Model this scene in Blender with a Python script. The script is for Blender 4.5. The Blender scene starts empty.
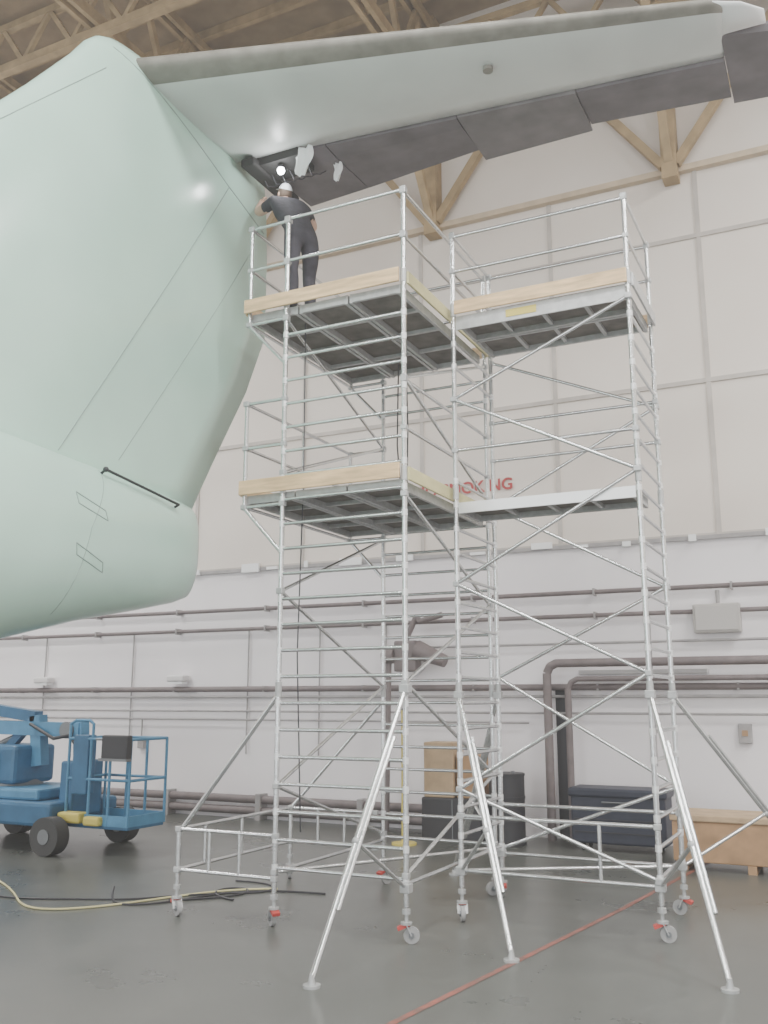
import bpy, bmesh, math, random
from mathutils import Vector, Matrix, Quaternion
from mathutils.bvhtree import BVHTree
random.seed(7)
SC=bpy.context.scene
COL=SC.collection

# ------------------------------------------------------------------ materials
def mat(name, col, rough=0.5, metal=0.0, var=0.0, scale=5.0, bump=0.0, bscale=40.0, spec=None, emit=None, estr=0, coat=0.0, col2=None, stretch=None):
    m=bpy.data.materials.new(name); m.use_nodes=True
    nt=m.node_tree; b=nt.nodes['Principled BSDF']
    b.inputs['Base Color'].default_value=(*col,1); b.inputs['Roughness'].default_value=rough; b.inputs['Metallic'].default_value=metal
    if spec is not None: b.inputs['Specular IOR Level'].default_value=spec
    if coat: b.inputs['Coat Weight'].default_value=coat; b.inputs['Coat Roughness'].default_value=0.15
    if emit: b.inputs['Emission Color'].default_value=(*emit,1); b.inputs['Emission Strength'].default_value=estr
    tc=nt.nodes.new('ShaderNodeTexCoord'); mp=nt.nodes.new('ShaderNodeMapping'); nt.links.new(tc.outputs['Object'],mp.inputs['Vector'])
    if stretch: mp.inputs['Scale'].default_value=stretch
    if var>0 or col2:
        n=nt.nodes.new('ShaderNodeTexNoise'); n.inputs['Scale'].default_value=scale; n.inputs['Detail'].default_value=6
        nt.links.new(mp.outputs[0],n.inputs['Vector'])
        r=nt.nodes.new('ShaderNodeValToRGB'); r.color_ramp.elements[0].position=.3; r.color_ramp.elements[1].position=.7
        a=col2 if col2 else tuple(x*(1-var) for x in col)
        r.color_ramp.elements[0].color=(*a,1); r.color_ramp.elements[1].color=(*(min(1,x*(1+var*.5)) for x in col),1)
        nt.links.new(n.outputs['Fac'],r.inputs['Fac']); nt.links.new(r.outputs['Color'],b.inputs['Base Color'])
    if bump>0:
        n2=nt.nodes.new('ShaderNodeTexNoise'); n2.inputs['Scale'].default_value=bscale; n2.inputs['Detail'].default_value=4
        nt.links.new(mp.outputs[0],n2.inputs['Vector'])
        bp=nt.nodes.new('ShaderNodeBump'); bp.inputs['Strength'].default_value=bump; bp.inputs['Distance'].default_value=.02
        nt.links.new(n2.outputs['Fac'],bp.inputs['Height']); nt.links.new(bp.outputs[0],b.inputs['Normal'])
    return m
M={}
M['alu']=mat('aluminium',(.70,.715,.72),.25,.88,var=.12,scale=20)
M['alu_dull']=mat('aluminium_dull',(.50,.51,.51),.5,.5,var=.15,scale=15)
M['joint']=mat('joint_bright',(.80,.81,.81),.35,.5)
M['steel']=mat('steel_dark',(.22,.23,.24),.5,.6)
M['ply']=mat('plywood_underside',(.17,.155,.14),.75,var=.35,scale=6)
M['wood']=mat('toe_board_timber',(.74,.53,.30),.65,var=.3,scale=3,stretch=(1,1,8))
M['woody']=mat('toe_board_yellow',(.60,.56,.30),.65,var=.2,scale=3)
M['red']=mat('red_brake',(.50,.07,.06),.5)
M['rubber']=mat('rubber',(.05,.05,.05),.7)
M['wheelgrey']=mat('castor_wheel',(.33,.33,.33),.6)
M['yellow']=mat('yellow_paint',(.62,.52,.12),.5)
M['black']=mat('black_plastic',(.035,.035,.04),.5)
M['primer']=mat('green_primer',(.47,.69,.59),.28,var=.06,scale=1.2,coat=.3)
M['primer2']=mat('stab_paint',(.64,.67,.65),.35,var=.10,scale=1.5)
M['boot']=mat('deice_boot',(.22,.21,.18),.55,var=.3,scale=5)
M['elev']=mat('elevator_composite',(.13,.115,.125),.6,var=.3,scale=3)
M['elev2']=mat('elevator_tab',(.165,.15,.155),.6,var=.3,scale=3)
M['line']=mat('panel_line',(.25,.34,.31),.6)
M['dark']=mat('dark_cavity',(.02,.02,.02),.8)
M['tan']=mat('tan_timber',(.40,.29,.155),.75,var=.25,scale=4)
M['roof']=mat('roof_sheet',(.33,.245,.15),.8,var=.25,scale=2)
M['beamp']=mat('wall_beam_paint',(.58,.47,.34),.7,var=.15)
M['pipe']=mat('pipe_dark',(.19,.16,.16),.6,var=.2)
M['pipeg']=mat('pipe_grey',(.36,.345,.345),.55,var=.2)
M['pipew']=mat('pipe_white',(.70,.68,.68),.5)
M['blue']=mat('lift_blue',(.035,.13,.25),.45,var=.2,scale=4)
M['blue2']=mat('lift_blue_light',(.08,.25,.42),.45,var=.2,scale=4)
M['navy']=mat('navy_box',(.03,.035,.055),.5,var=.2)
M['crate']=mat('crate_brown',(.42,.26,.14),.7,var=.25,scale=4)
M['card']=mat('cardboard',(.48,.35,.22),.8,var=.2)
M['plasticw']=mat('white_plastic',(.88,.89,.89),.5)
M['boxgrey']=mat('box_grey',(.47,.45,.43),.5)
M['seam']=mat('seam_grey',(.52,.48,.44),.6,var=.15,scale=3)
M['cloth']=mat('coverall_dark',(.045,.043,.055),.85,var=.3,scale=12,bump=.3)
M['skin']=mat('skin',(.62,.40,.30),.55)
M['capm']=mat('cap_pale',(.6,.62,.65),.7)
M['hair']=mat('hair',(.10,.07,.05),.8)
M['eye']=mat('eye',(.05,.04,.04),.3)
M['lampglow']=mat('lamp_glow',(1,1,1),.5,emit=(.95,.97,1),estr=25)
M['hb']=mat('added_lamp_panel',(1,1,1),.5,emit=(1,.98,.96),estr=3)  # glowing face of the added roof panels
M['redtext']=mat('sign_red',(.40,.05,.05),.6)
M['redline']=mat('floor_line_red',(.27,.085,.065),.5,var=.5,scale=8,col2=(.13,.085,.07))

def wall_mat(name):
    m=bpy.data.materials.new(name); m.use_nodes=True; nt=m.node_tree; b=nt.nodes['Principled BSDF']; L=nt.links
    tc=nt.nodes.new('ShaderNodeTexCoord'); sp=nt.nodes.new('ShaderNodeSeparateXYZ'); L.new(tc.outputs['Object'],sp.inputs[0])
    n=nt.nodes.new('ShaderNodeTexNoise'); n.inputs['Scale'].default_value=.6; n.inputs['Detail'].default_value=8; L.new(tc.outputs['Object'],n.inputs['Vector'])
    def ramp(c1,c2):
        r=nt.nodes.new('ShaderNodeValToRGB'); r.color_ramp.elements[0].position=.35; r.color_ramp.elements[1].position=.65
        r.color_ramp.elements[0].color=(*c1,1); r.color_ramp.elements[1].color=(*c2,1); L.new(n.outputs['Fac'],r.inputs['Fac']); return r
    lo=ramp((.86,.825,.845),(.90,.87,.88)); up=ramp((.72,.655,.59),(.77,.715,.65))
    gt=nt.nodes.new('ShaderNodeMath'); gt.operation='GREATER_THAN'; gt.inputs[1].default_value=4.45; L.new(sp.outputs['Z'],gt.inputs[0])
    mx=nt.nodes.new('ShaderNodeMix'); mx.data_type='RGBA'; L.new(gt.outputs[0],mx.inputs['Factor']); L.new(lo.outputs[0],mx.inputs['A']); L.new(up.outputs[0],mx.inputs['B'])
    L.new(mx.outputs['Result'],b.inputs['Base Color']); b.inputs['Roughness'].default_value=.7
    br=nt.nodes.new('ShaderNodeTexNoise'); br.inputs['Scale'].default_value=9; L.new(tc.outputs['Object'],br.inputs['Vector'])
    bp=nt.nodes.new('ShaderNodeBump'); bp.inputs['Strength'].default_value=.15; L.new(br.outputs['Fac'],bp.inputs['Height']); L.new(bp.outputs[0],b.inputs['Normal'])
    return m
M['wall']=wall_mat('painted_wall')
def floor_mat():
    m=bpy.data.materials.new('sealed_concrete'); m.use_nodes=True; nt=m.node_tree; b=nt.nodes['Principled BSDF']; L=nt.links
    tc=nt.nodes.new('ShaderNodeTexCoord')
    n=nt.nodes.new('ShaderNodeTexNoise'); n.inputs['Scale'].default_value=.7; n.inputs['Detail'].default_value=10; n.inputs['Roughness'].default_value=.65; L.new(tc.outputs['Object'],n.inputs['Vector'])
    r=nt.nodes.new('ShaderNodeValToRGB'); r.color_ramp.elements[0].position=.3; r.color_ramp.elements[1].position=.72
    r.color_ramp.elements[0].color=(.080,.085,.078,1); r.color_ramp.elements[1].color=(.125,.13,.12,1)
    L.new(n.outputs['Fac'],r.inputs['Fac']); L.new(r.outputs[0],b.inputs['Base Color'])
    r2=nt.nodes.new('ShaderNodeMapRange'); r2.inputs['To Min'].default_value=.18; r2.inputs['To Max'].default_value=.42; L.new(n.outputs['Fac'],r2.inputs['Value']); L.new(r2.outputs[0],b.inputs['Roughness'])
    n2=nt.nodes.new('ShaderNodeTexNoise'); n2.inputs['Scale'].default_value=2.5; n2.inputs['Detail'].default_value=5; L.new(tc.outputs['Object'],n2.inputs['Vector'])
    bp=nt.nodes.new('ShaderNodeBump'); bp.inputs['Strength'].default_value=.12; bp.inputs['Distance'].default_value=.02; L.new(n2.outputs['Fac'],bp.inputs['Height']); L.new(bp.outputs[0],b.inputs['Normal'])
    return m
M['floor']=floor_mat()

# ------------------------------------------------------------------ builder
class B:
    def __init__(s): s.v=[]; s.f=[]; s.m=[]; s.sm=[]; s.mats=[]
    def mi(s,k):
        if k not in s.mats: s.mats.append(k)
        return s.mats.index(k)
    def add(s,vs,fs,k,smooth=False):
        o=len(s.v); s.v+= [tuple(p) for p in vs]; i=s.mi(k)
        for f in fs: s.f.append(tuple(o+a for a in f)); s.m.append(i); s.sm.append(smooth)
    def tube(s,p,q,r,k='alu',n=10,r2=None):
        p=Vector(p); q=Vector(q); d=q-p
        if d.length<1e-5: return
        if r2 is None: r2=r
        z=d.normalized(); x=z.orthogonal().normalized(); y=z.cross(x)
        vs=[];fs=[]
        for i in range(n):
            a=2*math.pi*i/n; e=x*math.cos(a)+y*math.sin(a)
            vs.append(p+e*r); vs.append(q+e*r2)
        for i in range(n):
            j=(i+1)%n; fs.append((2*i,2*j,2*j+1,2*i+1))
        s.add(vs,fs,k,True)
        s.add([vs[2*i] for i in range(n)][::-1],[tuple(range(n))],k); s.add([vs[2*i+1] for i in range(n)],[tuple(range(n))],k)
    def path(s,pts,r,k='alu',n=8):
        for a,b in zip(pts[:-1],pts[1:]): s.tube(a,b,r,k,n)
        for a in pts[1:-1]: s.ball(a,r*1.0,k)
    def box(s,lo,hi,k,bev=0.0,M4=None):
        x0,y0,z0=lo; x1,y1,z1=hi
        if bev>0:
            bm=bmesh.new(); bmesh.ops.create_cube(bm,size=1)
            for v in bm.verts: v.co=Vector(((x0+x1)/2+v.co.x*(x1-x0),(y0+y1)/2+v.co.y*(y1-y0),(z0+z1)/2+v.co.z*(z1-z0)))
            bmesh.ops.bevel(bm,geom=bm.edges[:],offset=bev,segments=2,affect='EDGES',profile=.5)
            vs=[v.co.copy() for v in bm.verts]; bm.verts.index_update(); fs=[tuple(v.index for v in f.verts) for f in bm.faces]; bm.free()
        else:
            vs=[Vector(p) for p in [(x0,y0,z0),(x1,y0,z0),(x1,y1,z0),(x0,y1,z0),(x0,y0,z1),(x1,y0,z1),(x1,y1,z1),(x0,y1,z1)]]
            fs=[(0,3,2,1),(4,5,6,7),(0,1,5,4),(1,2,6,5),(2,3,7,6),(3,0,4,7)]
        if M4 is not None: vs=[M4@v for v in vs]
        s.add(vs,fs,k)
    def node(s,p,h=.033):
        j=random.uniform(-.003,.003); h=h+j
        s.box((p[0]-h,p[1]-h,p[2]-h*.85),(p[0]+h,p[1]+h,p[2]+h*.85),'alu_dull',.008)
    def beam(s,p,q,w,h,k):
        p=Vector(p);q=Vector(q);d=q-p;L=d.length;z=d.normalized()
        up=Vector((0,0,1)) if abs(z.z)<.95 else Vector((1,0,0))
        x=z.cross(up).normalized(); y=x.cross(z)
        R=Matrix((x,y,z)).transposed().to_4x4(); R.translation=p
        s.box((-w/2,-h/2,0),(w/2,h/2,L),k,M4=R)
    def ball(s,c,r,k,u=10,v=6,sc=(1,1,1)):
        c=Vector(c); vs=[c+Vector((0,0,-r*sc[2]))];fs=[]
        for j in range(1,v):
            a=-math.pi/2+math.pi*j/v
            for i in range(u):
                t=2*math.pi*i/u; vs.append(c+Vector((r*sc[0]*math.cos(a)*math.cos(t),r*sc[1]*math.cos(a)*math.sin(t),r*sc[2]*math.sin(a))))
        vs.append(c+Vector((0,0,r*sc[2])))
        for i in range(u): fs.append((0,1+(i+1)%u,1+i))
        for j in range(v-2):
            for i in range(u): fs.append((1+j*u+i,1+j*u+(i+1)%u,1+(j+1)*u+(i+1)%u,1+(j+1)*u+i))
        t=len(vs)-1
        for i in range(u): fs.append((t,1+(v-2)*u+i,1+(v-2)*u+(i+1)%u))
        s.add(vs,fs,k,True)
    def loft(s,rings,k,smooth=True,cap=True,kf=None):
        n=len(rings[0]); vs=[p for r in rings for p in r]; 
        o=len(s.v); s.v+=[tuple(p) for p in vs]
        for j in range(len(rings)-1):
            for i in range(n):
                kk=kf(i,j) if kf else k
                s.f.append((o+j*n+i,o+j*n+(i+1)%n,o+(j+1)*n+(i+1)%n,o+(j+1)*n+i)); s.m.append(s.mi(kk)); s.sm.append(smooth)
        if cap:
            s.f.append(tuple(o+i for i in range(n))[::-1]); s.m.append(s.mi(k)); s.sm.append(False)
            s.f.append(tuple(o+(len(rings)-1)*n+i for i in range(n))); s.m.append(s.mi(k)); s.sm.append(False)
    def obj(s,name,parent=None,recalc=True):
        me=bpy.data.meshes.new(name); me.from_pydata(s.v,[],s.f)
        for k in s.mats: me.materials.append(M[k])
        for p,i,sm in zip(me.polygons,s.m,s.sm): p.material_index=i; p.use_smooth=sm
        if recalc:
            bm=bmesh.new(); bm.from_mesh(me); bmesh.ops.recalc_face_normals(bm,faces=bm.faces[:]); bm.to_mesh(me); bm.free()
        o=bpy.data.objects.new(name,me); COL.objects.link(o)
        if parent: o.parent=parent
        return o
def empty(name,loc=(0,0,0)):
    o=bpy.data.objects.new(name,None); COL.objects.link(o); return o

# ------------------------------------------------------------------ room shell
WT=14.5; WH=14.6; XL=-24; XR=12; YB=-13
b=B(); b.box((XL,YB,-.2),(XR,WT,0),'floor'); b.obj('floor')
b=B(); b.box((XL-.3,WT,-.2),(XR+.3,WT+.3,WH),'wall'); b.obj('wall_back')
b=B(); b.box((XL-.3,YB,-.2),(XL,WT,WH),'wall'); b.obj('wall_left')
b=B(); b.box((XR,YB,-.2),(XR+.3,WT,WH),'wall'); b.obj('wall_right')
b=B(); b.box((XL,YB,WH),(XR,WT,WH+.2),'roof')
b.obj('ceiling')
b=B(); b.box((XL,YB-.3,9.5),(XR,YB,WH),'wall'); b.obj('wall_front')
b=B()
for z in (4.45,6.85,9.25):
    b.box((XL,WT-.03,z-.035),(XR,WT,z+.035),'seam')
for i in range(-10,6):
    x=-1.62+2.4*i
    if XL<x<XR: b.box((x-.035,WT-.025,4.45),(x+.035,WT,10.4),'seam')
b.obj('trim_cladding_seams')
b=B()
b.box((XL,WT-.06,4.39),(XR,WT-.03,4.45),'pipeg')
x=-19
while x<4:
    w=random.uniform(.05,.5); 
    b.box((x,WT-.10,4.38+random.uniform(-.03,.03)),(x+w,WT-.062,4.46+random.uniform(-.03,.07)),'plasticw')
    x+=w+random.uniform(.05,1.1)
b.obj('trim_ledge')
b=B()
b.box((XL,WT-.12,10.36),(XR,WT,10.46),'beamp')
for i in range(-4,4):
    x=-1.96+4.15*i
    b.box((x-.12,WT-.30,10.2),(x+.12,WT-.01,WH-.01),'tan')
    for sg in (-1,1):
        b.beam((x+sg*.1,WT-.2,10.45),(x+sg*2.1,WT-.2,13.2),.13,.13,'tan')
    b.beam((x,WT-.25,10.5),(x,WT-2.0,12.9),.13,.13,'tan')
b.obj('trim_column_braces')
b=B()
for i in range(-4,4):
    x=-1.96+4.15*i
    for dx in (-.09,.09):
        b.box((x+dx-.04,YB,12.85),(x+dx+.04,WT-.05,13.05),'tan'); b.box((x+dx-.04,YB,14.25),(x+dx+.04,WT-.05,14.42),'tan')
    y=YB
    while y<WT-1.2:
        b.beam((x,y,12.95),(x,y+.62,14.3),.09,.11,'tan'); b.beam((x,y+.62,14.3),(x,y+1.24,12.95),.09,.11,'tan')
        y+=1.24
y=YB+.5
while y<WT:
    b.box((XL,y-.05,14.42),(XR,y+.05,14.6),'tan'); y+=.9
for y in (2.5,6.3,10.1,13.6):
    b.box((XL,y-.07,12.7),(XR,y+.07,12.85),'tan'); b.box((XL,y-.05,13.55),(XR,y+.05,13.67),'tan')
    x=XL
    while x<XR-1:
        b.beam((x,y,12.8),(x+.55,y,13.6),.07,.08,'tan'); b.beam((x+.55,y,13.6),(x+1.1,y,12.8),.07,.08,'tan'); x+=1.1
b.obj('ceiling_trusses')

added_lamps=empty('added_lights')  # lamp panels added under the roof to brighten the hall
def hb(x,y,z,sx,sy,P):
    b=B(); b.box((x-sx/2,y-sy/2,z+.05),(x+sx/2,y+sy/2,z+.15),'pipew'); b.box((x-sx/2+.05,y-sy/2+.05,z),(x+sx/2-.05,y+sy/2-.05,z+.05),'hb')
    b.obj('added_light_panel',added_lamps)
    l=bpy.data.lights.new('lamp','AREA'); l.shape='RECTANGLE'; l.size=sx; l.size_y=sy; l.energy=P; l.color=(1,.985,.965)
    o=bpy.data.objects.new('lamp',l); COL.objects.link(o); o.location=(x,y,z-.03); o.parent=added_lamps
for (x,y,p) in [(2,-3,1250),(6,5,1300),(-10,-6,950),(-15,6,1150),(-2,2.5,880),(5,11,950),(-17,12,800)]:
    hb(x,y,12.3,2.4,2.4,p)
# area lamp added at the unseen open side, standing in for daylight
l=bpy.data.lights.new('added_daylight','AREA'); l.shape='RECTANGLE'; l.size=35.5; l.size_y=9.3; l.energy=4600; l.color=(.95,.975,1)
o=bpy.data.objects.new('added_daylight',l); COL.objects.link(o); o.location=((XL+XR)/2,YB-.1,4.7); o.rotation_euler=(math.radians(90),0,0)

# pipes on the back wall
b=B(); y=WT-.12
XA=XL+.02; XB=XR-.02
def hp(z,r,k,x0=XA,x1=XB,yy=None):
    b.tube((x0,yy or y,z),(x1,yy or y,z),r,k,8)
hp(3.68,.036,'pipe'); hp(3.32,.034,'pipe'); hp(2.24,.05,'pipe'); hp(2.10,.024,'pipeg'); hp(1.85,.018,'pipeg'); hp(1.70,.015,'pipeg',XA,-4.6)
hp(.34,.07,'pipe',XA,-4.9,WT-.15); hp(.15,.07,'pipe',XA,-4.9,WT-.15)
x=-23.5
while x<XB:
    for z in (3.68,3.32,2.24): b.box((x-.015,WT-.16,z-.055),(x+.015,WT-.002,z+.055),'pipeg')
    if x<-5: b.box((x-.05,WT-.24,0.001),(x+.05,WT-.002,.44),'pipeg')
    x+=2.0
for (xx,zz,rr) in ((-4.25,2.60,.065),(-3.93,2.36,.05)):
    b.tube((xx,WT-.25,0),(xx,WT-.25,zz-.15),rr,'pipe',12)
    b.path([(xx,WT-.25,zz-.15),(xx+.05,WT-.25,zz-.05),(xx+.15,WT-.25,zz),(XB,WT-.25,zz)],rr if xx<-4 else .04,'pipe',12)
hp(2.9,.02,'pipeg',-7,XB)
for xx in (-14.9,-12.6,-9.9,-8.4,-7.1,-2.7,-.9):
    b.tube((xx,WT-.05,1.1),(xx,WT-.05,3.3),.014,'pipeg',6)
b.obj('pipework')
b=B(); b.box((-4.18,WT-.07,.02),(-3.98,WT-.005,2.2),'black'); b.box((-4.19,WT-.08,2.2),(-3.97,WT-.005,2.24),'pipe')  # black panel stands in for the darkness of a narrow opening
b.box((-4.03,WT-.085,1.1),(-4.01,WT-.07,1.2),'steel')
b.obj('dark_opening_panel')
b=B(); b.box((-3.8,WT-.1,2.43),(-1.9,WT-.005,2.50),'pipew',.01)
for i in range(3): b.box((-3.78,WT-.112,2.438+i*.02),(-1.92,WT-.1,2.446+i*.02),'boxgrey')
b.obj('vent_louvre')

b=B(); X=-6.5; Yw=WT-.35
b.box((X-.25,Yw-.15,2.5),(X+.15,Yw+.1,3.0),'pipe',.03)
b.tube((X+.15,Yw-.1,2.85),(X+.65,Yw-.1,2.65),.16,'pipe',14,.10); b.tube((X-.45,Yw-.1,2.75),(X-.25,Yw-.1,2.75),.12,'pipe',12)
b.tube((X-.05,Yw-.1,3.0),(X+.15,Yw-.1,3.4),.05,'pipe'); b.tube((X+.2,Yw-.1,3.3),(X+.6,Yw-.1,3.4),.05,'pipe'); b.tube((X+.15,Yw-.1,3.4),(X+.2,Yw-.1,3.3),.05,'pipe')
b.tube((X-.35,Yw-.1,2.75),(X-.4,Yw-.1,.0),.045,'pipe'); b.box((X-.2,Yw+.1,2.55),(X+.1,WT-.004,2.9),'pipeg')
b.obj('door_motor')
b=B()
b.box((-2.05,WT-.2,3.0),(-1.4,WT-.005,3.42),'boxgrey',.02); b.box((-2.02,WT-.215,3.03),(-1.43,WT-.2,3.39),'boxgrey',.01); b.tube((-1.7,WT-.1,3.42),(-1.7,WT-.1,3.62),.03,'pipeg')
b.obj('electrical_box')
b=B(); b.box((-1.55,WT-.1,1.45),(-1.37,WT-.005,1.72),'pipeg',.01); b.box((-1.50,WT-.11,1.55),(-1.42,WT-.1,1.63),'crate'); b.obj('light_switch')
b=B(); b.box((-12.35,WT-.1,1.15),(-12.2,WT-.005,1.35),'pipeg',.01); b.tube((-12.27,WT-.08,1.35),(-12.27,WT-.08,1.68),.015,'pipeg',6); b.obj('light_switch')
for xx in (-11.4,-14.8):
    b=B(); b.box((xx-.2,WT-.26,2.38),(xx+.2,WT-.05,2.50),'pipew',.03); b.box((xx-.16,WT-.24,2.34),(xx+.16,WT-.08,2.38),'plasticw'); b.box((xx-.03,WT-.06,2.4),(xx+.03,WT-.005,2.48),'pipeg'); b.obj('bulkhead_light')

cu=bpy.data.curves.new('no_smoking_sign','FONT'); cu.body='NO SMOKING'; cu.size=.275; cu.extrude=.004; cu.align_x='CENTER'; cu.offset=.006; cu.space_character=1.04
o=bpy.data.objects.new('no_smoking_sign',cu); COL.objects.link(o); o.location=(-5.68,WT-.035,5.46); o.rotation_euler=(math.radians(90),0,0); cu.materials.append(M['redtext'])

# ------------------------------------------------------------------ aircraft
air=empty('airliner_tail')
CX=-6.0
def lerp(a,bb,t): return a+(bb-a)*t
secs=[(7.66,3.88,3.22,.06),(7.64,3.96,3.14,.12),(7.56,3.99,3.05,.17),(7.35,4.01,2.98,.24),(6.8,4.04,2.86,.38),(6.0,4.07,2.70,.55),(5.2,4.10,2.50,.70),(4.2,4.13,2.22,.88),(3,4.16,1.85,1.12),(1.5,4.2,1.4,1.38),(0,4.22,1.05,1.58),(-2,4.25,.82,1.72),(-4,4.27,.75,1.78),(-9,4.27,.75,1.78)]
rings=[]
N=48
for (T,zt,zb,w) in secs:
    zc=(zt+zb)/2;h=(zt-zb)/2;ring=[]
    e=.85
    for i in range(N):
        a=2*math.pi*i/N; ca,sa=math.cos(a),math.sin(a)
        ring.append((CX+w*math.copysign(abs(ca)**e,ca),T,zc+h*math.copysign(abs(sa)**e,sa)))
    rings.append(ring)
b=B(); b.loft(rings,'primer')
fus=b.obj('fuselage',air)
def naca(t): return 5*(.2969*math.sqrt(t)-.126*t-.3516*t*t+.2843*t**3-.1030*t**4)
ts=[0,.005,.015,.03,.06,.1,.15,.2,.3,.4,.5,.6,.7,.8,.9,1.0]
def foil(le,te,half,fn):
    r=[]
    for t in ts: r.append(fn(lerp(le,te,t), half*2*naca(t)+.008))
    for t in reversed(ts): r.append(fn(lerp(le,te,t), -half*2*naca(t)-.008))
    return r
fs=[(3.7,2.2,7.5,.23),(4.15,2.62,7.74,.22),(4.7,3.06,8.06,.22),(5.5,3.70,8.54,.22),(6.3,4.35,8.90,.215),(7.3,5.15,8.90,.205),(7.9,5.6,8.86,.20),(8.15,5.76,8.82,.20),(8.28,5.88,8.78,.18),(8.36,6.02,8.7,.13),(8.39,6.3,8.6,.05)]
rings=[foil(le,te,h,lambda T,o,z=z:(CX+o,T,z)) for (z,le,te,h) in fs]
b=B(); b.loft(rings,'primer')
fin=b.obj('fin',air)
def bvh(o): return BVHTree.FromPolygons([v.co for v in o.data.vertices],[p.vertices for p in o.data.polygons])
bf=bvh(fin); bb_=bvh(fus)
def onsurf(bv,T,z):
    h=bv.ray_cast(Vector((0,T,z)),Vector((-1,0,0)))
    return h[0] if h[0] else None
def sline(b,bv,pts,r=.008,k='line',seg=14):
    prev=None
    for (a,c) in zip(pts[:-1],pts[1:]):
        for i in range(seg+1):
            t=i/seg; p=onsurf(bv,lerp(a[0],c[0],t),lerp(a[1],c[1],t))
            if p is None: prev=None; continue
            if prev is not None and (p-prev).length>1e-4: b.tube(prev,p,r,k,5)
            prev=p
b=B()
sline(b,bf,[(7.94,7.75),(5.62,4.1)],.006)
sline(b,bf,[(8.55,7.3),(6.4,4.2)],.004)
sline(b,bf,[(4.74,6.64),(5.9,7.9)],.005)
sline(b,bf,[(6.0,8.2),(7.9,7.75),(8.8,7.6)],.006)
sline(b,bb_,[(5.41,3.66),(5.8,3.58)],.005);sline(b,bb_,[(5.8,3.58),(5.83,3.50),(5.43,3.57),(5.41,3.66)],.005)
sline(b,bb_,[(5.41,3.25),(5.8,3.15),(5.83,3.07),(5.43,3.16),(5.41,3.25)],.005)
sline(b,bb_,[(5.95,3.98),(5.6,3.4),(5.4,2.7)],.004)
b.obj('panel_lines',air)
b=B()
p0=onsurf(bb_,5.94,3.95); p1=onsurf(bb_,7.1,3.88)
b.tube(p0+Vector((.05,0,.03)),p1+Vector((.05,0,.02)),.013,'black',8); b.ball(p0+Vector((.05,0,.03)),.025,'black'); b.tube(p0,p0+Vector((.05,0,.03)),.012,'black'); b.tube(p1,p1+Vector((.05,0,.02)),.012,'black')
b.obj('static_rod',air)
def stabsec(x,le,hi,h):
    r=[]
    tt=[0,.01,.03,.07,.125,.2,.35,.5,.7,.85,1.0]
    Z=8.22
    for t in tt: r.append((x,lerp(le,hi,t),Z+h*2*naca(t*.75)+.004))
    for t in reversed(tt): r.append((x,lerp(le,hi,t),Z-h*2*naca(t*.75)-.004))
    return r
def stab(sign,name):
    xs=[0,.1,1.4,2.8,4.2,5.0,5.25,5.36]
    dat=[]
    for x in xs:
        t=x/5.25
        dat.append((x,lerp(6.25,7.92,t),lerp(8.08,8.72,t),lerp(.16,.075,t)))
    dat[-1]=(5.38,8.05,8.70,.02)
    rings=[stabsec(CX+sign*(.1+d[0]),d[1],d[2],d[3]) for d in dat]
    b=B(); nt=11
    def kf(i,j):
        return 'boot' if (i<4 or i>=2*nt-5) else ('dark' if i==nt-1 else 'primer2')
    b.loft(rings,'primer2',kf=kf)
    b.tube((CX+sign*3.3,7.75,8.06),(CX+sign*3.3,7.75,8.10),.05,'boot',14)
    b.obj(name,air)
    def ep(x0,x1,h0,h1,t0,t1,z0,k,dz=0):
        b=B(); rr=[]
        for x,hh,te in ((x0,h0,t0),(x1,h1,t1)):
            X=CX+sign*x; hh+=.02
            rr.append([(X,hh,8.22+z0*.9),(X,hh-.03,8.22),(X,hh,8.22-z0*.9),(X,lerp(hh,te,.25),8.215-z0*.95),(X,te,8.17+dz-.012),(X,te,8.17+dz+.012),(X,lerp(hh,te,.25),8.22+z0*.85)])
        b.loft(rr,k,smooth=False); b.obj('elevator_panel',air)
    H=lambda x: lerp(8.08,8.72,(x-.1)/5.25)
    ep(.35,1.2,H(.35),H(1.2),9.35,9.28,.11,'elev')
    ep(1.21,2.70,H(1.21),H(2.70),9.28,9.12,.105,'elev')
    ep(2.71,3.95,H(2.71),H(3.95),9.30,9.28,.095,'elev2',-.03)
    ep(3.96,5.37,H(3.96),H(5.37),9.20,9.38,.085,'elev')
    ep(5.385,5.85,8.36,8.50,9.50,9.56,.06,'elev')
    b=B()
    rr=[]
    for x,a,c,h in ((5.35,7.93,8.36,.055),(5.6,8.06,8.38,.045),(5.78,8.25,8.42,.02)):
        rr.append([(CX+sign*x,lerp(a,c,t),8.22+h*math.sin(math.pi*min(1,t*1.2+.02)/2)) for t in (0,.15,.4,1)]+[(CX+sign*x,lerp(a,c,t),8.215-h*math.sin(math.pi*min(1,t*1.2+.02)/2)) for t in (1,.4,.15,0)])
    b.loft(rr,'plasticw'); b.obj('tip_fairing',air)
stab(1,'tailplane'); stab(-1,'tailplane')
b=B()
b.box((-5.80,8.12,8.04),(-5.1,8.5,8.20),'dark')
b.box((-5.78,8.0,8.0),(-5.60,9.0,8.1),'dark',.02)
for i in range(6):
    x=-5.7+i*.12; b.path([(x,8.35,8.04),(x+.03,8.4,7.94),(x+.08,8.5,7.98),(x+.1,8.6,8.07)],.008,'black',5)
b.obj('root_cavity',air)
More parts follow.
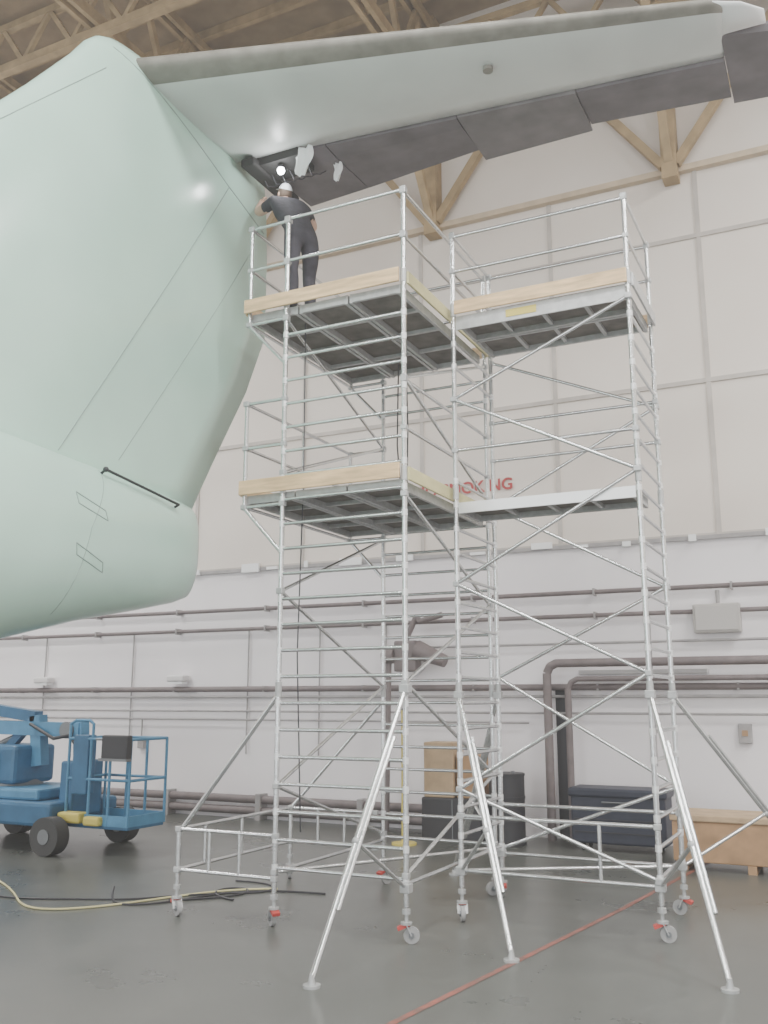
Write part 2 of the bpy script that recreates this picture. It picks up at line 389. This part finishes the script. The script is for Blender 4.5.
def rag(x,y,z,w,h,name='plastic_sheeting'):
    b=B(); vs=[];fs=[];n=8
    for j in range(n+1):
        for i in range(n+1):
            u=i/n-.5; v=j/n
            vs.append((x+w*u*(1-.45*v*v)+.06*w*math.sin(v*5),y+.025*math.sin(i*1.6+j*.5),z-h*v*(1-.25*abs(u))))
    for j in range(n):
        for i in range(n): fs.append((j*(n+1)+i,j*(n+1)+i+1,(j+1)*(n+1)+i+1,(j+1)*(n+1)+i))
    b.add(vs,fs,'plasticw',True); b.obj(name,air,recalc=False)
rag(-5.04,8.14,8.12,.24,.36); rag(-4.84,8.58,8.12,.11,.24)
b=B()
for sg in (-1,1):
    x=CX+sg*1.9; y=-6.5
    b.tube((CX+sg*1.2,y,1.3),(x,y,.5),.09,'steel')
    for dx in (-.18,.18):
        b.tube((x+dx-.12,y,.5),(x+dx+.12,y,.5),.5,'rubber',28); b.tube((x+dx-.125,y,.5),(x+dx+.125,y,.5),.24,'alu_dull',20)
b.obj('main_landing_gear',air)

# ------------------------------------------------------------------ scaffold towers
def castor(b,x,y,zt=.38,ang=0.0):
    c,s_=math.cos(ang),math.sin(ang)
    ax=Vector((-s_,c,0)); f=Vector((c,s_,0)); w=Vector((x,y,.07))+f*.045
    b.tube(w-ax*.018,w+ax*.018,.07,'wheelgrey',20); b.tube(w-ax*.03,w+ax*.03,.025,'steel',10)
    for sg in (-1,1):
        b.beam(w+ax*.03*sg,Vector((x,y,.165))+ax*.03*sg,.04,.008,'alu_dull')
    b.tube((x,y,.155),(x,y,.175),.05,'alu_dull',14); b.tube((x,y,.17),(x,y,zt+.2),.018,'alu_dull',8)
    b.tube((x,y,zt-.06),(x,y,zt-.02),.038,'alu_dull',10)
    b.box((-.03,-.035,0),(.075,.035,.03),'red',M4=Matrix.Translation((x,y,.135))@Matrix.Rotation(ang+math.pi,4,'Z')@Matrix.Rotation(.4,4,'Y'))
R1=.0255
def post(b,x,y,z0,z1):
    b.tube((x,y,z0),(x,y,z1),R1,'alu',12)
    for z in (2.15,4.15,6.15):
        if z0<z<z1: b.tube((x,y,z-.07),(x,y,z+.07),R1+.0065,'alu_dull',12)
def ladder(b,p,q,z0,z1,st=.25,r=.0175,skip=None):
    z=z0
    while z<=z1+.001:
        if not (skip and skip[0]<z<skip[1]):
            b.tube((p[0],p[1],z),(q[0],q[1],z),r,'alu',8)
            for a in (p,q):
                b.tube((a[0],a[1],z-.03),(a[0],a[1],z+.03),R1+.004,'joint',10)
        z+=st
def zigzag(b,p,q,zs,r=.0185):
    a=True
    for i,(z0,z1) in enumerate(zip(zs[:-1],zs[1:])):
        A,C=(p,q) if a else (q,p)
        P0=Vector((A[0],A[1],z0)); P1=Vector((C[0],C[1],z1)); b.tube(P0,P1,r,'alu',8)
        b.node(P1)
        if i==0: b.node(P0)
        a=not a
def rail(b,p,q,zs,r=.0185):
    for z in zs:
        b.tube((p[0],p[1],z),(q[0],q[1],z),r,'alu',8)
        for e in (p,q): b.node((e[0],e[1],z),.031)
def deck(b,x0,x1,y0,y1,z,n,along):
    for i in range(n):
        if along=='y':
            a0=lerp(x0,x1,i/n)+.01;a1=lerp(x0,x1,(i+1)/n)-.01; X0,X1,Y0,Y1=a0,a1,y0,y1
        else:
            a0=lerp(y0,y1,i/n)+.01;a1=lerp(y0,y1,(i+1)/n)-.01; X0,X1,Y0,Y1=x0,x1,a0,a1
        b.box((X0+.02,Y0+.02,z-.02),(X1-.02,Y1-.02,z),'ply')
        b.box((X0,Y0,z-.09),(X0+.035,Y1,z+.005),'alu_dull'); b.box((X1-.035,Y0,z-.09),(X1,Y1,z+.005),'alu_dull')
        b.box((X0+.001,Y0+.001,z-.08),(X1-.001,Y0+.035,z+.004),'alu_dull'); b.box((X0+.001,Y1-.035,z-.08),(X1-.001,Y1-.001,z+.004),'alu_dull')
        m=4
        for j in range(1,m):
            if along=='y': yy=lerp(Y0,Y1,j/m); b.box((X0+.03,yy-.02,z-.06),(X1-.03,yy+.02,z-.021),'alu_dull')
            else: xx=lerp(X0,X1,j/m); b.box((xx-.02,Y0+.03,z-.06),(xx+.02,Y1-.03,z-.021),'alu_dull')
def outrigger(b,px,py,fx,fy,ztop=2.1,zlow=.75):
    T_=Vector((px,py,ztop)); F=Vector((fx,fy,.06)); 
    b.tube(F,T_,.024,'alu',10)
    mid=F.lerp(T_,.42); lowp=Vector((px,py,zlow-.3)); 
    b.tube(mid,lowp,.018,'alu',8)
    b.tube(F.lerp(T_,.2)+Vector((.035,0,0)),F.lerp(T_,.80)+Vector((.035,.02,.0)),.02,'alu',8)
    b.tube((fx,fy,0),(fx,fy,.02),.065,'alu_dull',16); b.tube((fx,fy,.02),(fx,fy,.09),.03,'alu_dull',10,.018)
    for P_ in (T_,lowp): b.node(P_,.044)
    b.ball(mid,.035,'alu_dull')

def toe(b,lo,hi,k='wood'): b.box(lo,hi,k,.006)
# ---- tower A (left)
S0,S1,T0,T1=-5.0,-3.65,7.82,10.1
XL2=-5.46
ta=empty('scaffold_tower')
b=B()
for (x,y) in ((S0,T0),(S1,T0),(S0,T1),(S1,T1)): post(b,x,y,.3,7.1)
ladder(b,(S0,T0),(S1,T0),.52,5.9); ladder(b,(S0,T1),(S1,T1),.52,5.9,skip=(4.3,5.4))
rail(b,(S0,T0),(S1,T0),[6.6,7.08]); rail(b,(S0,T1),(S1,T1),[6.6,7.08])
b.obj('end_frames',ta)
b=B()
zigzag(b,(S1,T0),(S1,T1),[.55,1.25,2.2,3.1,3.95]); zigzag(b,(S1,T1),(S1,T0),[4.3,5.1,5.95])
zigzag(b,(S0,T1),(S0,T0),[.55,1.25,2.2,3.1,3.95]); zigzag(b,(S0,T0),(S0,T1),[4.3,5.1,5.95])
for x in (S0,S1): rail(b,(x,T0),(x,T1),[.48])
b.tube((S0,T0,.48),(S1,T1,.48),.0185,'alu',8)
b.obj('braces',ta)
b=B()
for zd in (4.10,6.08):
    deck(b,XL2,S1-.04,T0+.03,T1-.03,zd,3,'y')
b.obj('platforms',ta)
b=B()
for zd in (4.10,6.08):
    toe(b,(XL2-.04,T0-.06,zd+.0),(S1-.03,T0-.035,zd+.15)); toe(b,(XL2-.06,T0,zd),(XL2-.035,T1,zd+.15)); toe(b,(S1+.03,T0,zd-.02),(S1+.055,T1,zd+.11),'woody')
    toe(b,(XL2,T1+.035,zd),(S1,T1+.06,zd+.15))
b.obj('toe_boards',ta)
b=B()
for zd in (4.10,6.08):
    for y in (T0,T1):
        b.tube((XL2,y,zd-.15),(XL2,y,zd+1.0),.022,'alu',10); rail(b,(XL2,y),(S0,y),[zd-.12,zd+.5,zd+.98])
        b.tube((XL2,y,zd-.13),(S0,y,zd-.62),.02,'alu',8)
    rail(b,(XL2,T0),(XL2,T1),[zd-.12,zd+.5,zd+.98]); rail(b,(S1,T0),(S1,T1),[zd+.5,zd+.98]) 
    ym=(T0+T1)/2
    b.tube((XL2,ym,zd-.12),(XL2,ym,zd+.98),.018,'alu',8)
b.obj('guard_rails',ta)
b=B()
X2=-6.12
for (x,y) in ((X2,T0),(X2,T1-.2)):
    b.tube((x,y,.25),(x,y,.82),R1,'alu',12); castor(b,x,y,.3,random.uniform(0,6))
for z in (.8,.42):
    rail(b,(X2,T0),(S0,T0),[z]); rail(b,(X2,T1-.2),(S0,T1-.2),[z]); rail(b,(X2,T0),(X2,T1-.2),[z])
for y in (8.25,8.9): b.tube((X2,y,.42),(X2,y,.8),.018,'alu',8)
for x in (-5.75,-5.4): b.tube((x,T0,.42),(x,T0,.8),.018,'alu',8); b.tube((x,T1-.2,.42),(x,T1-.2,.8),.018,'alu',8)
b.tube((X2,T0+.05,.8),(S0,T0,2.1),.024,'alu',10); b.tube((X2,T1-.2,.8),(S0,T1,2.05),.022,'alu',10)
b.obj('counter_base',ta)
b=B()
for i,(x,y) in enumerate(((S0,T0),(S1,T0),(S0,T1),(S1,T1))): castor(b,x,y,.3,[2.5,.4,1.2,4][i])
b.obj('castors',ta)
b=B(); outrigger(b,S1,T0,-3.74,6.38,2.15)
b.obj('stabilisers',ta)
b=B()
b.path([(S0+.05,T0+.3,6.0),(S0+.06,T0+.3,4.3),(S0+.02,T0+.3,2.5),(S0+.08,T0+.32,.8)],.007,'black',6)
b.path([(-4.6,T1-.4,6.0),(-4.62,T1-.4,5.0),(-4.55,T1-.4,4.2)],.009,'black',6); b.path([(-4.5,T1-.4,6.0),(-4.48,T1-.4,5.2),(-4.5,T1-.4,4.2)],.009,'black',6)
b.obj('hanging_cables',ta)
# ---- tower B (right)
P0,P1,Q0,Q1=-3.54,-1.68,8.84,10.0
tb=empty('scaffold_tower.001')
b=B()
for (x,y) in ((P0,Q0),(P1,Q0),(P0,Q1),(P1,Q1)): post(b,x,y,.3,7.06)
ladder(b,(P0,Q0),(P0,Q1),.52,5.9,skip=(4.3,5.3)); ladder(b,(P1,Q0),(P1,Q1),.52,5.9)
rail(b,(P0,Q0),(P0,Q1),[6.6,7.03]); rail(b,(P1,Q0),(P1,Q1),[6.6,7.03])
b.obj('end_frames',tb)
b=B()
zigzag(b,(P1,Q0-.02),(P0,Q0-.02),[5.95,5.15,4.2,3.2,2.29,1.2,.5])
zigzag(b,(P0,Q1+.02),(P1,Q1+.02),[5.95,5.15,4.2,3.2,2.29,1.2,.5])
for y in (Q0,Q1): rail(b,(P0,y),(P1,y),[.45,.95])
b.tube((-2.2,Q0,.45),(-2.2,Q0,.95),.018,'alu',8); b.tube((P0,Q0,.45),(P1,Q1,.45),.0185,'alu',8)
b.obj('braces',tb)
b=B()
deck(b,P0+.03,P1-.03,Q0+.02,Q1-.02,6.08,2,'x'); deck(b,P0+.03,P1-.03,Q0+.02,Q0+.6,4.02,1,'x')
b.box((P0+.03,Q0-.0,5.93),(P1-.03,Q0+.019,6.08),'alu_dull'); b.box((P0+.03,Q0-.01,3.93),(P1-.03,Q0+.019,4.04),'joint')
b.box((-2.95,Q0-.006,5.97),(-2.62,Q0+.0,6.05),'yellow')
b.obj('platforms',tb)
b=B()
toe(b,(P0+.03,Q0-.06,6.09),(P1-.0,Q0-.035,6.24)); toe(b,(P0+.03,Q1+.035,6.08),(P1,Q1+.06,6.23)); toe(b,(P1+.03,Q0,6.06),(P1+.055,Q1,6.2),'alu_dull')
b.obj('toe_boards',tb)
b=B()
for y in (Q0,Q1): rail(b,(P0,y),(P1,y),[6.6,7.01])
rail(b,(P0,Q1),(P1,Q1),[4.75,5.2]); rail(b,(P0,Q0+.0),(P1,Q0),[4.6])
b.obj('guard_rails',tb)
b=B()
for i,(x,y) in enumerate(((P0,Q0),(P1,Q0),(P0,Q1),(P1,Q1))): castor(b,x,y,.3,[5.2,.2,2.0,3][i])
b.obj('castors',tb)
b=B(); outrigger(b,P0,Q0,-2.66,7.68,2.1); outrigger(b,P1,Q0,-1.0,7.62,2.1); outrigger(b,P1,Q1,-.4,11.2,2.1); outrigger(b,P0,Q1,-4.5,11.0,2.1)
b.obj('stabilisers',tb)

# ------------------------------------------------------------------ boom lift
bl=empty('boom_lift')
b=B()
b.box((-12.3,9.95,.34),(-10.0,11.3,.66),'blue',.05); b.box((-11.9,10.1,.66),(-10.4,11.15,.82),'blue2',.04)
for x in (-12.0,-9.92):
    for y in (9.90,11.32):
        b.tube((x,y-.11,.25),(x,y+.11,.25),.25,'rubber',26); b.tube((x,y-.12,.25),(x,y+.12,.25),.10,'steel',16)
b.obj('chassis',bl)
b=B()
b.box((-12.5,10.2,.85),(-11.0,11.0,1.4),'blue',.06); b.tube((-11.4,10.62,.8),(-11.4,10.62,.9),.4,'steel',24)
b.box((-12.4,10.15,.95),(-11.3,10.19,1.3),'blue2',.01)
b.obj('turntable',bl)
b=B()
b.beam((-12.3,10.6,1.65),(-10.1,10.6,1.62),.2,.2,'blue2'); b.beam((-12.3,10.6,1.95),(-11.0,10.6,1.80),.16,.16,'blue')
b.beam((-11.6,10.6,1.3),(-11.1,10.6,1.75),.10,.12,'blue'); b.tube((-12.0,10.6,1.3),(-11.1,10.6,1.62),.05,'steel',10)
b.beam((-11.0,10.6,1.82),(-10.9,10.6,1.1),.16,.2,'blue2')
b.beam((-10.15,10.6,1.75),(-10.05,10.6,.62),.16,.16,'blue2'); b.tube((-10.3,10.45,1.62),(-10.3,10.75,1.62),.12,'steel',14)
b.path([(-11.0,10.45,1.7),(-10.5,10.43,1.5),(-10.2,10.43,1.55),(-9.95,10.45,1.3)],.025,'black',8)
b.box((-10.2,10.3,.45),(-9.95,10.9,1.2),'blue',.03)
b.obj('boom',bl)
b=B()
x0,x1,y0,y1,z0,z1=-9.95,-8.85,10.2,10.95,.38,1.52
b.box((x0,y0,z0-.04),(x1,y1,z0+.02),'blue',.01); b.box((x0,y0-.01,z0),(x1,y0+.01,z0+.14),'blue2'); b.box((x0,y1-.01,z0),(x1,y1+.01,z0+.14),'blue2'); b.box((x1-.01,y0,z0),(x1+.01,y1,z0+.14),'blue2')
for z in (z1,z0+.6):
    b.path([(x0,y0,z),(x1,y0,z),(x1,y1,z),(x0,y1,z),(x0,y0,z)],.02,'blue2',8)
for x in (x0,-9.55,-9.2,x1):
    for y in (y0,y1): b.tube((x,y,z0),(x,y,z1),.02,'blue2',8)
b.path([(x0,y0,z1),(x0,y0,z1+.2),(x0+.1,y0,z1+.25),(x0+.35,y0,z1+.25),(x0+.42,y0,z1+.2),(x0+.42,y0,z1)],.02,'blue2',8)
b.box((x0+.08,y0-.02,z1-.75),(x0+.36,y0+.15,z1+.05),'blue',.02)
b.box((-9.25,y0-.14,z1-.26),(-8.80,y0-.025,z1+.06),'black',.02); b.box((-9.27,y0-.16,z1-.28),(-8.78,y0-.06,z1-.245),'steel'); b.tube((-9.4,y0-.08,z1),(-9.1,y0-.08,z1),.015,'steel',6)
b.box((x0-.05,y0-.12,z0+.02),(x0+.35,y0+.1,z0+.16),'yellow',.03); b.box((x0+.4,y0-.1,z0+.0),(x0+.68,y0+.1,z0+.12),'yellow',.03)
b.obj('basket',bl)

# ------------------------------------------------------------------ floor clutter / stores
def fcurve(pts,r,k,name):
    cu=bpy.data.curves.new(name,'CURVE'); cu.dimensions='3D'; cu.bevel_depth=r; cu.bevel_resolution=3
    sp=cu.splines.new('NURBS'); sp.points.add(len(pts)-1); sp.use_endpoint_u=True; sp.order_u=4
    for p,q in zip(sp.points,pts): p.co=(q[0],q[1],r+.001 if len(q)<3 else q[2],1)
    cu.materials.append(M[k]); o=bpy.data.objects.new(name,cu); COL.objects.link(o); return o
fcurve([(-10.5,8.9),(-9.4,8.5),(-8.4,7.95),(-7.9,7.5),(-7.5,7.35),(-7.2,7.5),(-6.9,7.9),(-6.6,8.6),(-6.3,9.1),(-5.9,9.3)],.011,'woody','air_hose')
fcurve([(-7.6,8.6),(-7.2,8.1),(-6.9,7.8),(-6.5,8.2),(-6.35,8.9),(-5.9,9.25),(-5.3,9.3)],.010,'black','power_cable')
fcurve([(-9.9,8.3),(-8.9,7.7),(-8.1,7.6),(-7.6,7.9),(-7.0,8.1),(-6.7,8.5),(-6.2,8.95),(-5.8,9.1),(-6.1,9.6),(-6.6,9.5)],.009,'black','power_cable')
fcurve([(-6.6,8.3),(-6.3,8.5),(-6.0,8.9),(-6.2,9.2),(-6.5,9.1),(-6.4,8.7),(-6.0,8.6)],.011,'black','power_cable')
b=B(); 
pts=[(-3.2,3.0),(-2.88,5.92),(-2.30,9.94),(-1.9,13.2)]
for a,c in zip(pts[:-1],pts[1:]):
    b.add([(a[0]-.028,a[1],.003),(a[0]+.028,a[1],.003),(c[0]+.028,c[1],.003),(c[0]-.028,c[1],.003)],[(0,1,2,3)],'redline')
b.obj('floor_marking')
b=B(); x0,x1,y0,y1=-2.2,-.4,12.55,13.3
b.box((x0,y0,.1),(x1,y1,.58),'crate',.015)
for x in (x0+.1,(x0+x1)/2,x1-.1): b.box((x-.05,y0,.0),(x+.05,y1,.1),'crate')
b.box((x0-.03,y0-.03,.58),(x1+.03,y1+.03,.66),'card',.015)
b.box((x0-.005,y0-.012,.12),(x0+.09,y0-.0005,.57),'crate'); b.box((x1-.09,y0-.012,.12),(x1+.005,y0-.0005,.57),'crate')
b.obj('wooden_crate')
b=B(); b.box((-3.75,13.5,.1),(-2.45,14.05,.78),'navy',.03); b.box((-3.78,13.47,.72),(-2.42,14.08,.84),'navy',.03)
for x in (-3.6,-2.6):
    for y in (13.58,13.97): b.tube((x-.02,y,.05),(x+.02,y,.05),.05,'rubber',12)
for z in (.25,.42,.58): b.box((-3.7,13.485,z),(-2.5,13.5,z+.012),'black')
b.tube((-3.3,13.47,.66),(-2.9,13.47,.66),.012,'steel',6)
b.obj('tool_chest')
b=B(); X,Y=-4.72,13.6
b.tube((X,Y,0),(X,Y,1.0),.26,'black',28)
for z in (.02,.33,.66,.98): b.tube((X,Y,z-.015),(X,Y,z+.015),.27,'black',28)
b.tube((X+.1,Y,1.0),(X+.1,Y,1.03),.03,'steel',10)
b.obj('steel_drum')
b=B(); b.box((-6.0,13.4,.0),(-5.05,13.95,.62),'black',.02)
for x in (-5.5,): b.box((x-.006,13.39,.03),(x+.006,13.4,.6),'steel')
b.box((-5.98,13.45,.62),(-5.5,13.9,1.42),'card',.015); b.box((-5.47,13.5,.62),(-5.1,13.9,1.25),'crate',.015)
b.obj('storage_cabinet')
b=B(); X,Y=-6.05,12.9
b.tube((X,Y,0),(X,Y,1.9),.04,'yellow',12); b.tube((X,Y,0),(X,Y,.03),.18,'yellow',20); b.tube((X,Y,1.9),(X,Y,1.93),.045,'black',12)
b.obj('warning_post')

# ------------------------------------------------------------------ worker
wk=empty('maintenance_worker')
G=6.085
def skin_mesh(name,pts,edges,root,sub=2):
    me=bpy.data.meshes.new(name); keys=list(pts.keys()); me.from_pydata([pts[k][0] for k in keys],[(keys.index(a),keys.index(c)) for a,c in edges],[])
    o=bpy.data.objects.new(name,me); COL.objects.link(o)
    sk=o.modifiers.new('skin','SKIN')
    for i,k in enumerate(keys):
        r=pts[k][1]; r=(r,r) if not isinstance(r,tuple) else r
        me.skin_vertices[0].data[i].radius=r; me.skin_vertices[0].data[i].use_root=(k==root)
    ss=o.modifiers.new('sub','SUBSURF'); ss.levels=sub; ss.render_levels=sub
    dg=bpy.context.evaluated_depsgraph_get(); dg.update(); me2=bpy.data.meshes.new_from_object(o.evaluated_get(dg))
    bpy.data.objects.remove(o); o=bpy.data.objects.new(name,me2); COL.objects.link(o)
    for p in me2.polygons: p.use_smooth=True
    return o
F=Vector((-.80,.6,0)).normalized(); R=Vector((F.y,-F.x,0))
base=Vector((-5.02,8.12,G))
LEAN=.20; KS=1.04
def W(r,f,z): return tuple(base+(R*r+F*(f+LEAN*max(0,z-.9)/.6)+Vector((0,0,z)))*KS)
J={}
J['pel']=(W(0,0,.93),(.165,.13))
J['sp']=(W(0,.07,1.12),(.16,.125)); J['ch']=(W(0,.16,1.34),(.185,.14)); J['ub']=(W(0,.22,1.47),(.11,.10)); J['nk']=(W(0,.245,1.54),.06)
for sd,n in ((-1,'l'),(1,'r')):
    J['hip'+n]=(W(sd*.10,.0,.88),.118); J['thi'+n]=(W(sd*.12,.03 if sd>0 else -.05,.68),.10)
    fo=.06 if sd>0 else -.10
    J['kne'+n]=(W(sd*.13,fo+.04,.48),.075); J['cal'+n]=(W(sd*.13,fo+.0,.33),.074); J['ank'+n]=(W(sd*.13,fo-.02,.10),.06)
    J['hee'+n]=(W(sd*.13,fo-.03,.052),.048); J['toe'+n]=(W(sd*.145,fo+.17,.042),.040)
    J['sho'+n]=(W(sd*.19,.20,1.44),.085)
J['elbr']=(W(.34,.36,1.30),.056); J['farr']=(W(.33,.44,1.42),.045); J['wrir']=(W(.26,.52,1.56),.030)
J['elbl']=(W(-.27,.45,1.42),.056); J['farl']=(W(-.24,.53,1.52),.045); J['wril']=(W(-.17,.58,1.68),.030)
E=[('pel','sp'),('sp','ch'),('ch','ub'),('ub','nk')]
for n in 'lr': E+=[('pel','hip'+n),('hip'+n,'thi'+n),('thi'+n,'kne'+n),('kne'+n,'cal'+n),('cal'+n,'ank'+n),('ank'+n,'hee'+n),('hee'+n,'toe'+n),('ch','sho'+n),('sho'+n,'elb'+n),('elb'+n,'far'+n),('far'+n,'wri'+n)]
body=skin_mesh('body',J,E,'pel'); body.parent=wk
for k in ('cloth','skin','black'): body.data.materials.append(M[k])
for p in body.data.polygons:
    c_=p.center; best=min(J.keys(),key=lambda k:(Vector(J[k][0])-c_).length)
    p.material_index= 1 if best[:3] in('far','wri','nk','elb') or best=='nk' else (2 if best[:3] in ('hee','toe') else 0)
def hand(wr,dirv,palmn,thumb_side,name):
    d=Vector(dirv).normalized(); n=Vector(palmn); n=(n-d*n.dot(d)).normalized(); sd=d.cross(n).normalized()*thumb_side
    wr=Vector(wr); P={}; Ed=[]
    P['w']=(tuple(wr-d*.02),.027); P['p']=(tuple(wr+d*.045),(.036,.018)); P['q']=(tuple(wr+d*.075),(.038,.016)); Ed+=[('w','p'),('p','q')]
    o=skin_mesh(name+'_palm',P,Ed,'w',2); o.parent=wk; o.data.materials.append(M['skin'])
    for i,(off,L) in enumerate(((.030,.070),(.010,.080),(-.011,.074),(-.030,.058))):
        b0=wr+d*.065+sd*off; P={'a':(tuple(b0),.0095),'b':(tuple(b0+d*L*.45+n*.006),.009),'c':(tuple(b0+d*L*.75+n*L*.28),.008),'d':(tuple(b0+d*L*.82+n*L*.58),.007)}
        o=skin_mesh(name+'_finger_%d'%(i+1),P,[('a','b'),('b','c'),('c','d')],'a',1); o.parent=wk; o.data.materials.append(M['skin'])
    b0=wr+d*.02+sd*.024; P={'a':(tuple(b0),.012),'b':(tuple(b0+sd*.028+d*.025+n*.008),.010),'c':(tuple(b0+sd*.036+d*.052+n*.022),.0085)}
    o=skin_mesh(name+'_thumb',P,[('a','b'),('b','c')],'a',1); o.parent=wk; o.data.materials.append(M['skin'])
hr=Vector(J['wrir'][0]); hl=Vector(J['wril'][0])
hand(hr,hr-Vector(J['farr'][0]),F*.3-R,1,'right_hand'); hand(hl,hl-Vector(J['farl'][0]),F*.3+R,-1,'left_hand')
hc=Vector(W(0,.29,1.665))
b=B()
U,V_=32,24; vs=[];fs_=[]
for j in range(V_+1):
    a=-math.pi/2+math.pi*j/V_
    for i in range(U):
        t=2*math.pi*i/U
        x=math.cos(a)*math.cos(t); y=math.cos(a)*math.sin(t); z=math.sin(a)
        px,py,pz=x*.076,y*.096,z*.118
        if z<0: px*=1-.28*(-z)**1.5; 
        if z<0 and y>0: py*=1-.05*(-z)
        if z<0 and y<0: py*=1-.25*(-z)
        if y>0:
            g=math.exp(-((px/.014)**2+((pz+.018)/.028)**2)); py+=.022*g
            for ex in (-.031,.031):
                g=math.exp(-(((px-ex)/.016)**2+((pz-.006)/.013)**2)); py-=.010*g
            g=math.exp(-((px/.05)**2+((pz-.03)/.012)**2)); py+=.005*g
            g=math.exp(-((px/.022)**2+((pz+.062)/.006)**2)); py-=.004*g
            g=math.exp(-((px/.024)**2+((pz+.054)/.008)**2)); py+=.006*g
            g=math.exp(-((px/.025)**2+((pz+.095)/.02)**2)); py+=.010*g
        vs.append(Vector((px,py,pz)))
for j in range(V_):
    for i in range(U): fs_.append((j*U+i,j*U+(i+1)%U,(j+1)*U+(i+1)%U,(j+1)*U+i))
HR=Matrix((R,F,Vector((0,0,1)))).transposed().to_4x4()
HM=Matrix.Translation(hc)@HR@Matrix.Rotation(math.radians(28),4,'X')@Matrix.Rotation(math.radians(10),4,'Z')
b.add([HM@v for v in vs],fs_,'skin',True)
def hb_(cx,cy,cz,r,k,sc=(1,1,1)):
    t=B(); t.ball((cx,cy,cz),r,k,14,10,sc); b.add([HM@Vector(v) for v in t.v],t.f,k,True)
for ex in (-.031,.031): hb_(ex,.078,.006,.0125,'plasticw'); hb_(ex,.0885,.006,.006,'eye')
hb_(0,.094,-.058,.018,'redtext',(1,.3,.25))
for ex in (-1,1): hb_(ex*.077,-.005,-.008,.026,'skin',(.35,.7,1.15))
vs2=[v*1.05+Vector((0,-.004,.004)) for v in vs]
ff=[f for f in fs_ if sum(vs[i].z for i in f)/4>-.035+max(0,sum(vs[i].y for i in f)/4)*1.1]
b.add([HM@v for v in vs2],ff,'hair',True)
vs3=[v*1.10+Vector((0,-.004,.006)) for v in vs]
ff=[f for f in fs_ if sum(vs[i].z for i in f)/4>.045]
b.add([HM@v for v in vs3],ff,'capm',True)
brim=[];bfc=[]
for i in range(9):
    a=math.radians(30+15*i); brim.append(Vector((.083*math.cos(a),.098*math.sin(a),.052))); brim.append(Vector((.095*math.cos(a),.098*math.sin(a)+.06*math.sin(a),.042)))
for i in range(8): bfc.append((2*i,2*i+2,2*i+3,2*i+1))
b.add([HM@v for v in brim],bfc,'capm',True)
nk=Vector(J['nk'][0]); b.tube(nk-Vector((0,0,.03)),hc-Vector((0,0,.05)),.056,'skin',16,.052)
b.obj('head',wk,recalc=False)
# inspection lamp hooked under the open panel
il=empty('inspection_lamp')
b=B(); p=Vector((-5.36,8.20,7.955))
b.path([p+Vector((0,0,.04)),p+Vector((.01,0,.07)),p+Vector((0,.01,.088))],.006,'steel',6)
b.tube(p+Vector((.0,0,.03)),p+Vector((.0,0,.05)),.038,'black',12); b.ball(p,.045,'lampglow'); 
b.obj('lamp_body',il)
l=bpy.data.lights.new('lamp_light','POINT'); l.energy=8; l.shadow_soft_size=.06
o=bpy.data.objects.new('lamp_light',l); COL.objects.link(o); o.location=p+Vector((0.0,-.05,-.09)); o.parent=il

# ------------------------------------------------------------------ world (thin scatter volume added for a washed-out, glary look), camera
w=bpy.data.worlds.new('daylight'); SC.world=w; w.use_nodes=True
bg=w.node_tree.nodes['Background']; bg.inputs[0].default_value=(.95,.97,1,1); bg.inputs[1].default_value=3.0
vs_=w.node_tree.nodes.new('ShaderNodeVolumeScatter'); vs_.inputs['Density'].default_value=.0055; vs_.inputs['Color'].default_value=(1,.985,.965,1); vs_.inputs['Anisotropy'].default_value=.2
w.node_tree.links.new(vs_.outputs[0],w.node_tree.nodes['World Output'].inputs['Volume'])
cam=bpy.data.cameras.new('camera'); co=bpy.data.objects.new('camera',cam); COL.objects.link(co)
cam.sensor_fit='VERTICAL'; cam.sensor_height=24; cam.lens=24*940/1024; cam.clip_end=200
co.location=(0,0,2.05); co.rotation_euler=(math.radians(90+11.3),0,math.radians(26.3))
SC.camera=co
